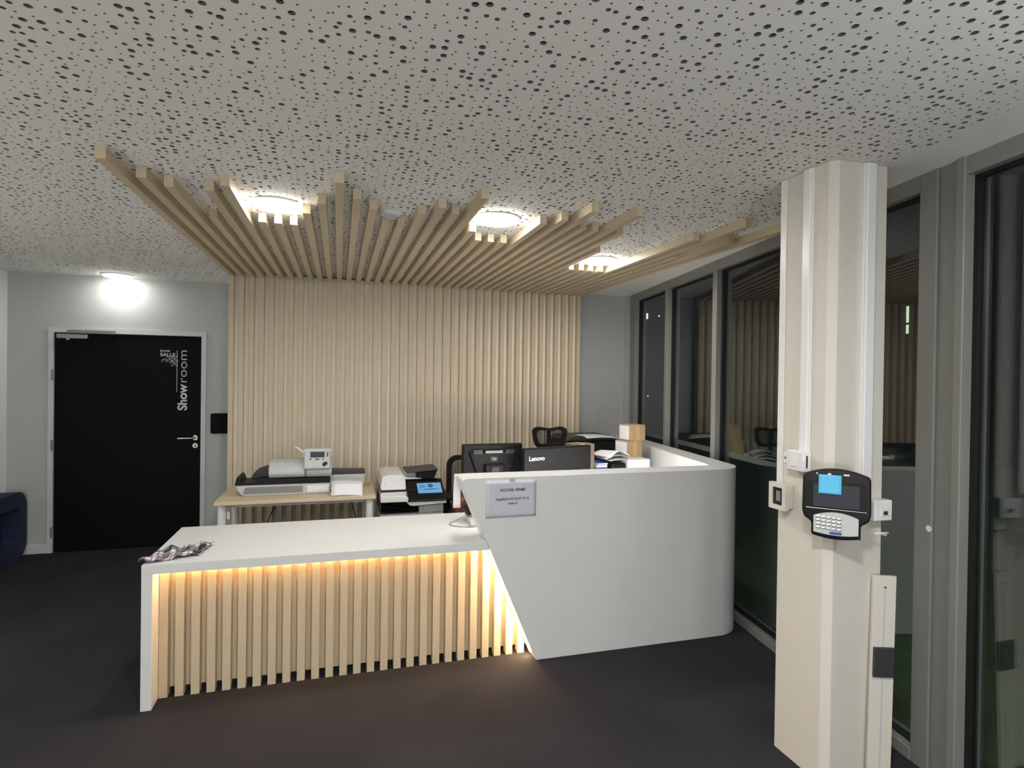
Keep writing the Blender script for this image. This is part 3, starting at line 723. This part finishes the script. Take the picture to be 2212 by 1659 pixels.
prism('bag_body', [(-0.10, 0), (0.12, 0), (0.125, 0.10), (0.08, 0.165), (-0.05, 0.165), (-0.11, 0.10)], 'y', -0.07, 0.07, 'leather', t, bev=0.02, seg=3)
tube('bag_strap', smoothpath([(-0.07, 0, 0.15), (-0.04, 0, 0.21), (0.05, 0, 0.22), (0.09, 0, 0.15)], 8), 0.008, 'leather', t, 8)
t = thing('navy_tote_bag', (0.895, 5.335, 0), 'dark navy cloth tote standing right of the floor printer', 'bag')
prism('tote_body', [(-0.055, 0), (0.10, 0), (0.11, 0.50), (0.07, 0.60), (-0.03, 0.615), (-0.06, 0.5)], 'y', -0.10, 0.10, 'navy', t, bev=0.02, seg=3)
tube('tote_handle', smoothpath([(-0.02, -0.08, 0.58), (0.02, -0.09, 0.66), (0.06, -0.08, 0.58)], 8), 0.007, 'navy', t, 8)

# ================================================================== side table with the franking machine
t = thing('side_table', (-0.29, 5.0, 0), 'pale wood side table with white tubular legs against the slats', 'table')
box('table_top', (-0.575, -0.35, 0.713), (0.575, 0.36, 0.74), 'woodx', t, bev=0.002, seg=1)
bm = bmesh.new(); bm_box(bm, (-0.50, -0.27, 0.68), (0.50, -0.245, 0.7125)); bm_box(bm, (-0.50, 0.25, 0.68), (0.50, 0.275, 0.7125))
link('apron_rail', from_bm(bm, 'apron_rail'), 'whiteplast', t)
for sx in (-1, 1):
    for sy in (-1, 1):
        l_ = lathe('leg', [(0.029, 0.012), (0.029, 0.7125)], 'trunk', t, 24, T((sx*0.53, -0.295 if sy < 0 else 0.30, 0)))
        lathe('foot', [(0.024, 0), (0.026, 0.012)], 'black', l_, 20, T((sx*0.53, -0.295 if sy < 0 else 0.30, 0)))
box('cable_clip', (-0.495, -0.30, 0.60), (-0.475, -0.26, 0.66), 'whiteplast', t, bev=0.003)

FM = thing('franking_machine', (-0.265, 4.98, 0.7405), 'grey and white franking machine with tilted control screen on the side table', 'office machine')
prism('base', [(-0.485, 0.085), (-0.47, 0.045), (-0.445, 0.012), (-0.42, 0.0), (0.205, 0.0), (0.205, 0.085)], 'y', -0.15, 0.16, 'greyplast', FM, bev=0.006)
prism('base_panel', [(-0.42, 0.06), (-0.405, 0.068), (0.0, 0.068), (0.0, 0.02), (-0.43, 0.02)], 'y', -0.157, -0.148, 'midgrey', FM, bev=0.003)
dr = box('ink_hatch', (0.03, -0.158, 0.015), (0.195, -0.149, 0.07), 'whiteplast', FM, bev=0.003)
box('hatch_grip', (0.075, -0.163, 0.028), (0.15, -0.156, 0.055), 'trunk', dr, bev=0.003)
prism('feed_deck', [(-0.49, 0.086), (0.205, 0.086), (0.205, 0.10), (0.17, 0.125), (-0.30, 0.125), (-0.36, 0.11), (-0.44, 0.10), (-0.455, 0.145), (-0.475, 0.15)], 'y', -0.155, 0.10, 'black', FM, bev=0.003)
prism('feed_guide', [(-0.40, 0.10), (-0.38, 0.15), (-0.34, 0.185), (-0.28, 0.202), (-0.20, 0.205), (-0.20, 0.10)], 'y', 0.02, 0.12, 'darkgrey', FM, bev=0.006)
pts = []
for k in range(9):
    a = math.radians(200-k*25); pts.append((0.03+0.125*math.cos(a), 0.185+0.085*math.sin(a)))
pts += [(0.155, 0.13), (-0.10, 0.13)]
# rounded barrel: profile in (y, z), along x
prof = [(-0.115, 0.128), (-0.135, 0.16), (-0.125, 0.205), (-0.09, 0.245), (-0.03, 0.262), (0.08, 0.262), (0.14, 0.24), (0.16, 0.18), (0.16, 0.128)]
br = prism('meter_barrel', prof, 'x', -0.255, 0.015, 'greyplast', FM, bev=0.012, seg=3); shade(br, 50)
br = prism('meter_barrel', prof, 'x', 0.019, 0.215, 'greyplast', FM, bev=0.010, seg=3); shade(br, 50)
mt = T((0.105, -0.10, 0.255)) @ RX(-18)
cp = box('control_panel', (-0.10, -0.055, -0.075), (0.10, 0.0, 0.075), 'greyplast', FM, bev=0.012, seg=3, mtx=mt)
box('display', (-0.052, -0.0575, 0.015), (0.055, -0.054, 0.06), 'screenoff', cp, mtx=mt)
for kx, w_ in ((-0.05, 0.014), (0.0, 0.03), (0.045, 0.012)): box('button', (kx-w_/2, -0.058, -0.004), (kx+w_/2, -0.054, 0.005), 'darkgrey', cp, mtx=mt)
box('button', (0.072, -0.058, 0.018), (0.082, -0.054, 0.055), 'darkgrey', cp, mtx=mt)
prism('start_key', rrect(-0.020, 0.020, -0.014, 0.014, 0.01), 'y', -0.0585, -0.054, 'black', cp, mtx=mt @ T((0.058, 0, -0.038)) @ RY(-35))
prism('panel_hood', [(-0.112, 0.0), (0.112, 0.0), (0.098, 0.02), (-0.098, 0.02)], 'y', -0.05, 0.05, 'whiteplast', FM, bev=0.004, mtx=T((0.105, -0.06, 0.325)))
ct = prism('catch_tray', [(0.195, 0.02), (0.44, 0.02), (0.475, 0.05), (0.482, 0.12), (0.195, 0.12)], 'y', 0.0, 0.15, 'greyplast', FM, bev=0.008)
prism('tray_wall', [(0.20, 0.121), (0.482, 0.121), (0.482, 0.145), (0.47, 0.15), (0.20, 0.155)], 'y', 0.02, 0.15, 'darkgrey', FM, bev=0.004)
box('tray_floor', (0.207, -0.12, 0.022), (0.43, 0.0, 0.034), 'greyplast', FM, bev=0.003)
tube('power_lead', smoothpath([(0.02, 0.12, 0.25), (-0.01, 0.13, 0.29), (-0.06, 0.14, 0.33), (-0.075, 0.15, 0.335)], 6), 0.009, 'trunk', FM, 10)
tube('seam_band', [(0.017, y, z) for y, z in prof], 0.0022, 'midgrey', FM, 6)
t = thing('paper_leaflets', (0.065, 4.76, 0.7405), 'small stack of white leaflets leaning on the franking machine tray', 'paper', math.radians(-3))
for q in range(3):
    sheet('leaflet', lambda u, v, q=q: (-0.115+0.225*u+0.006*q, -0.06+0.075*v+0.006*math.sin(3*u)-0.006*q, 0.003+0.10*v+0.003*math.sin(5*u)-0.006*q*v), 10, 4, 'paper', t, 0.0012)
for xx, sw in ((-0.47, -0.10), (0.10, 0.05)):
    t = thing('power_cable', (xx, 5.30, 0), 'thin black cable hanging under the %s of the side table' % ('left half' if xx < 0 else 'right half'), 'cable')
    tube('cord', smoothpath([(0, 0, 0.70), (sw*0.3, -0.02, 0.58), (sw, -0.03, 0.42), (sw*1.2, -0.03, 0.1), (sw*1.5, 0, 0.004), (sw*2.2, 0.05, 0.004)], 8), 0.004, 'black', t, 8)

# ================================================================== floor printer
P = thing('floor_standing_printer', (0.575, 4.93, 0), 'white and black floor standing copier with glowing blue touch screen', 'printer')
box('cabinet', (-0.25, -0.24, 0.015), (0.25, 0.25, 0.575), 'greyplast', P, bev=0.006)
for q in range(3):
    d_ = box('drawer', (-0.24, -0.252, 0.03+0.18*q), (0.24, -0.241, 0.195+0.18*q), 'whiteplast', P, bev=0.004)
    box('drawer_grip', (-0.10, -0.256, 0.15+0.18*q), (0.10, -0.2515, 0.17+0.18*q), 'midgrey', d_, bev=0.002)
box('output_bay', (-0.25, -0.16, 0.576), (0.05, 0.25, 0.70), 'black', P, bev=0.003)
prism('output_tray', [(-0.25, 0.60), (0.05, 0.60), (0.05, 0.605), (-0.25, 0.655)], 'y', -0.26, -0.162, 'blackgloss', P, bev=0.002)
sb = box('side_block', (0.052, -0.25, 0.576), (0.25, 0.25, 0.675), 'greyplast', P, bev=0.008)
box('side_cover', (0.09, -0.255, 0.585), (0.235, -0.249, 0.66), 'greyplast', sb, bev=0.003)
box('scanner_base', (-0.25, -0.22, 0.70), (0.25, 0.25, 0.75), 'greyplast', P, bev=0.01, seg=3)
prism('front_lip', [(-0.255, 0.685), (-0.055, 0.685), (-0.03, 0.655), (0.0, 0.650), (0.265, 0.662), (0.265, 0.69), (-0.02, 0.69), (-0.06, 0.735), (-0.255, 0.735)], 'y', -0.31, -0.18, 'whiteplast', P, bev=0.006)
cw = prism('control_console', [(-0.325, 0.685), (-0.325, 0.70), (-0.07, 0.825), (-0.05, 0.82), (-0.05, 0.70)], 'x', -0.045, 0.262, 'blackgloss', P, bev=0.006)
slope = math.degrees(math.atan2(0.125, 0.255))
ms = T((0.14, -0.1985, 0.7665)) @ RX(slope)
scn = box('touch_screen', (-0.095, -0.062, 0.0), (0.10, 0.068, 0.004), 'hpscreen', cw, mtx=ms)
lathe('logo_disc', [(0.021, 0.0), (0.021, 0.001)], 'hpink', scn, 28, ms @ T((0.012, 0.028, 0.0042)))
text('logo', 'hp', 0.026, 'vinyl', scn, ms @ T((-0.001, 0.021, 0.0056)), shear=0.25, ext=0.0003)
ring_prism('icon', rrect(-0.075, -0.036, 0.008, 0.034, 0.006, 3), rrect(-0.071, -0.040, 0.012, 0.030, 0.004, 3), 'z', 0.0042, 0.0052, 'hpink', scn, mtx=ms)
box('text_bar', (-0.042, -0.022, 0.0042), (0.058, -0.017, 0.0052), 'hpink', scn, mtx=ms)
adf = prism('document_feeder', [(-0.245, 0.765), (-0.25, 0.785), (-0.238, 0.87), (-0.20, 0.885), (-0.07, 0.885), (-0.055, 0.85), (-0.05, 0.765)], 'y', -0.215, 0.25, 'whiteplast', P, bev=0.006)
prism('feeder_lip', [(-0.052, 0.765), (-0.052, 0.855), (-0.02, 0.835), (0.10, 0.822), (0.10, 0.81), (0.02, 0.79), (0.02, 0.765)], 'y', -0.04, 0.25, 'whiteplast', adf, bev=0.005)
box('scanner_lid', (-0.248, -0.215, 0.752), (0.24, 0.25, 0.764), 'black', P, bev=0.002)
box('feeder_rear', (-0.03, 0.05, 0.765), (0.235, 0.25, 0.865), 'whiteplast', P, bev=0.01)
prism('paper_guide', [(-0.03, 0.872), (0.235, 0.89), (0.235, 0.90), (-0.03, 0.882)], 'y', -0.06, 0.245, 'darkgrey', P, bev=0.003)
prism('guide_support', [(0.06, 0.80), (0.20, 0.80), (0.235, 0.885), (0.06, 0.87)], 'y', -0.02, 0.2, 'black', P, bev=0.004)
text('logo', 'hp', 0.012, 'midgrey', P, T((-0.22, -0.2165, 0.81)) @ FRONT)

# ================================================================== things fixed on the column
def trunking(loc, w, d, label, side):
    t = thing('cable_trunking', loc, label, 'cable trunking', 0 if side == 'front' else -PI/2, 'cable trunking on the column')
    return t
# left face (normal -x): local x runs towards the viewer, local +y towards... built with axes aligned to world
t = thing('cable_trunking', (CX0, 2.028, 1.37), 'white cable trunking running up the left face of the column', 'cable trunking')
box('channel', (-0.010, -0.022, 0), (-0.0005, 0.022, CEIL-1.372), 'trunk', t, bev=0.001)
box('cover', (-0.0215, -0.020, 0), (-0.0105, 0.020, CEIL-1.375), 'trunk', t, bev=0.003)
t = thing('cable_trunking', (2.105, CY0, 1.19), 'white cable trunking running up the right face of the column', 'cable trunking')
box('channel', (-0.025, -0.010, 0), (0.025, -0.0005, CEIL-1.192), 'trunk', t, bev=0.001)
box('cover', (-0.023, -0.024, 0), (0.023, -0.0105, CEIL-1.195), 'trunk', t, bev=0.003)
t = thing('corner_strip', (CX0, CY1, 1.2), 'thin white edge strip down the far left edge of the column', 'trim')
bm = bmesh.new(); bm_box(bm, (-0.006, -0.028, 0), (-0.0005, 0.0, CEIL-1.203), 0.001, 1); bm_box(bm, (-0.006, 0.0005, 0), (0.02, 0.006, CEIL-1.203), 0.001, 1)
link('strip', from_bm(bm, 'strip'), 'trunk', t)
t = thing('switch_box', (CX0, 2.045, 1.285), 'white switch box at the foot of the left trunking', 'switch')
box('back_box', (-0.045, -0.048, 0), (-0.0005, 0.045, 0.088), 'trunk', t, bev=0.006, seg=3)
pl = box('cover_plate', (-0.050, -0.043, 0.004), (-0.0455, 0.040, 0.084), 'whiteplast', t, bev=0.002)
box('rocker', (-0.053, -0.022, 0.02), (-0.0495, 0.022, 0.066), 'trunk', pl, bev=0.002)
box('side_slot', (-0.030, -0.0492, 0.018), (-0.022, -0.0472, 0.07), 'darkgrey', t)
t = thing('wall_socket', (CX0, 2.135, 1.305), 'small flush white socket left of the switch box', 'socket')
box('plate', (-0.005, -0.022, 0), (-0.0005, 0.022, 0.048), 'trunk', t, bev=0.001)
for yy in (-0.009, 0.009):
    s_ = lathe('outlet', [(0.0055, 0), (0.0055, 0.0015)], 'steel' if yy > 0 else 'darkgrey', t, 16, T((-0.0052, yy, 0.024)) @ RY(-90))
t = thing('badge_reader', (CX0, 2.14, 1.10), 'pale framed badge reader with dark square lens on the column edge', 'badge reader')
box('back_box', (-0.030, -0.045, 0.006), (-0.0005, 0.040, 0.110), 'cream', t, bev=0.004)
o_ = rrect(-0.05, 0.05, 0.0, 0.118, 0.004, 3); i_ = rrect(-0.031, 0.031, 0.020, 0.098, 0.003, 3)
ring_prism('bezel', o_, i_, 'x', -0.052, -0.0305, 'cream', t)
box('lens', (-0.044, -0.031, 0.020), (-0.036, 0.031, 0.098), 'blackgloss', t)
box('lens_window', (-0.046, -0.014, 0.036), (-0.0435, 0.012, 0.082), 'midgrey', t, bev=0.001)
t = thing('socket_box', (2.175, CY0, 1.095), 'white data socket box at the foot of the right trunking', 'socket')
box('back_box', (-0.048, -0.042, 0), (0.046, -0.0005, 0.086), 'trunk', t, bev=0.006, seg=3)
jk = box('jack_frame', (-0.018, -0.0455, 0.02), (0.03, -0.0415, 0.05), 'whiteplast', t, bev=0.001)
box('jack_opening', (-0.006, -0.0465, 0.026), (0.016, -0.0452, 0.042), 'darkgrey', jk)
# wall cable stub
t = thing('patch_cable', (2.19, CY0, 1.03), 'white patch cable curving out below the data socket box', 'cable')
tube('cord', smoothpath([(-0.085, -0.06, 0.022), (-0.05, -0.075, 0.026), (0.0, -0.05, 0.018), (0.02, -0.02, 0.006), (0.022, -0.001, 0.0)], 8), 0.0035, 'trunk', t, 8)
lathe('plug', [(0.007, 0), (0.007, 0.02)], 'greyplast', t, 12, T((0.022, -0.021, 0.001)) @ RX(-90))
# time clock terminal, facing the viewer across the chamfered corner
K = thing('time_clock_terminal', (1.915, 1.855, 1.05), 'black time clock terminal with keypad and dark screen on the column corner', 'terminal', math.radians(-45))
out = []
N = 14
for k in range(N+1):
    u = -1+2*k/N; out.append((0.118*u, 0.245+0.028*(1-u*u)))
out += [(0.120, 0.10), (0.112, 0.075), (0.086, 0.058), (0.086, 0.008)]
for k in range(N+1):
    u = 1-2*k/N; out.append((0.086*u, 0.006-0.012*(1-u*u)))
out += [(-0.086, 0.058), (-0.112, 0.075), (-0.120, 0.10)]
prism('housing', out, 'y', -0.035, 0.012, 'black', K, bev=0.008, seg=3, smooth=True)
box('mount_plate', (-0.05, 0.012, 0.05), (0.05, 0.045, 0.20), 'darkgrey', K)
bz = prism('screen_bezel', rrect(-0.105, 0.105, 0.118, 0.222, 0.008), 'y', -0.0375, -0.034, 'black', K)
box('screen', (-0.080, -0.0395, 0.123), (0.080, -0.037, 0.213), 'screenoff', bz)
box('chrome_line', (-0.105, -0.0395, 0.1135), (0.105, -0.036, 0.1160), 'steel', K)
kp = []
for k in range(N+1):
    u = -1+2*k/N; kp.append((0.078*u, 0.085+0.018*(1-u*u)))
kp += [(0.078, 0.022)]
for k in range(N+1):
    u = 1-2*k/N; kp.append((0.078*u, 0.020-0.008*(1-u*u)))
kpd = prism('keypad_plate', kp, 'y', -0.0385, -0.034, 'greyplast', K)
kme = None
for r_ in range(4):
    for c_ in range(5):
        if kme is None: kk = box('key', (-0.0075, -0.0035, -0.004), (0.0075, 0, 0.0045), 'steel', kpd, bev=0.002); kme = kk.data
        else: kk = bpy.data.objects.new('key', kme); COL.objects.link(kk); kk.parent = kpd
        kk.location = (-0.062+0.0185*c_, -0.0386, 0.082-0.0145*r_-0.001*c_)
prism('blue_logo', rrect(-0.022, 0.022, -0.005, 0.005, 0.004, 3), 'y', -0.0392, -0.0383, 'blue', kpd, mtx=T((0.0, 0, 0.0205)))
for lx, w_ in ((-0.07, 0.004), (-0.03, 0.012), (0.025, 0.02)): box('indicator_light', (lx, -0.036, 0.245+0.006), (lx+w_, -0.030, 0.2565), 'steel', K)
t = thing('sticky_note', (1.915-0.022*math.cos(-PI/4)*1.0, 1.855-0.022*math.sin(-PI/4), 1.05), 'bright blue sticky note on the black terminal screen', 'note', math.radians(-45))
sheet('note', lambda u, v: (-0.04+0.08*u, -0.0405-0.006*(1-v)**2, 0.176+0.075*v), 6, 8, 'note', t, 0.0012)
# white post panel with card pad, standing at the column's right foot
t = thing('card_pad_panel', (2.172, 1.866, 0), 'white upright panel with dark card pad at the column foot', 'panel', math.radians(-16))
mt = RX(-1.2) @ RY(1.6)
box('panel', (-0.048, -0.006, 0), (0.048, 0.010, 0.862), 'cream', t, bev=0.002, mtx=mt)
box('slot', (-0.003, -0.0072, 0.05), (0.003, -0.0058, 0.81), 'greyplast', t, mtx=mt)
box('card_pad', (-0.044, -0.018, 0.445), (0.042, -0.0065, 0.568), 'darkgrey', t, bev=0.003, mtx=mt)
lathe('screw', [(0.005, 0), (0.004, 0.003)], 'steel', t, 12, mtx=mt @ T((0, -0.006, 0.815)) @ RX(90))
t = thing('round_sticker', (gx(1.86)-0.062, 1.86, 1.05), 'small round white sticker on the wide window frame', 'sticker', GANG)
lathe('disc', [(0.014, 0), (0.014, 0.0015)], 'trunk', t, 24, RX(-90))
# black wall tablet left of the slats
t = thing('wall_touch_panel', (-1.125, DOORY, 1.09), 'black rounded wall touch panel between the door and the slats', 'touch panel')
prism('housing', rrect(-0.088, 0.088, 0, 0.20, 0.016), 'y', -0.028, -0.001, 'door', t, bev=0.002)
box('screen', (-0.07, -0.0295, 0.02), (0.07, -0.0278, 0.18), 'door', t)
# blue rounded frame seat by the left wall
t = thing('blue_frame_seat', (-2.80, 5.45, 0), 'dark blue rounded hollow seat along the left wall by the door', 'seat')
ring_prism('frame', rrect(-0.88, 0.88, 0.0, 0.602, 0.15, 8), rrect(-0.75, 0.75, 0.137, 0.467, 0.03, 8), 'x', -0.085, 0.08, 'navy', t)
box('back_cushion', (-0.085, -0.75, 0.14), (-0.045, 0.75, 0.465), 'navy', t, bev=0.01)
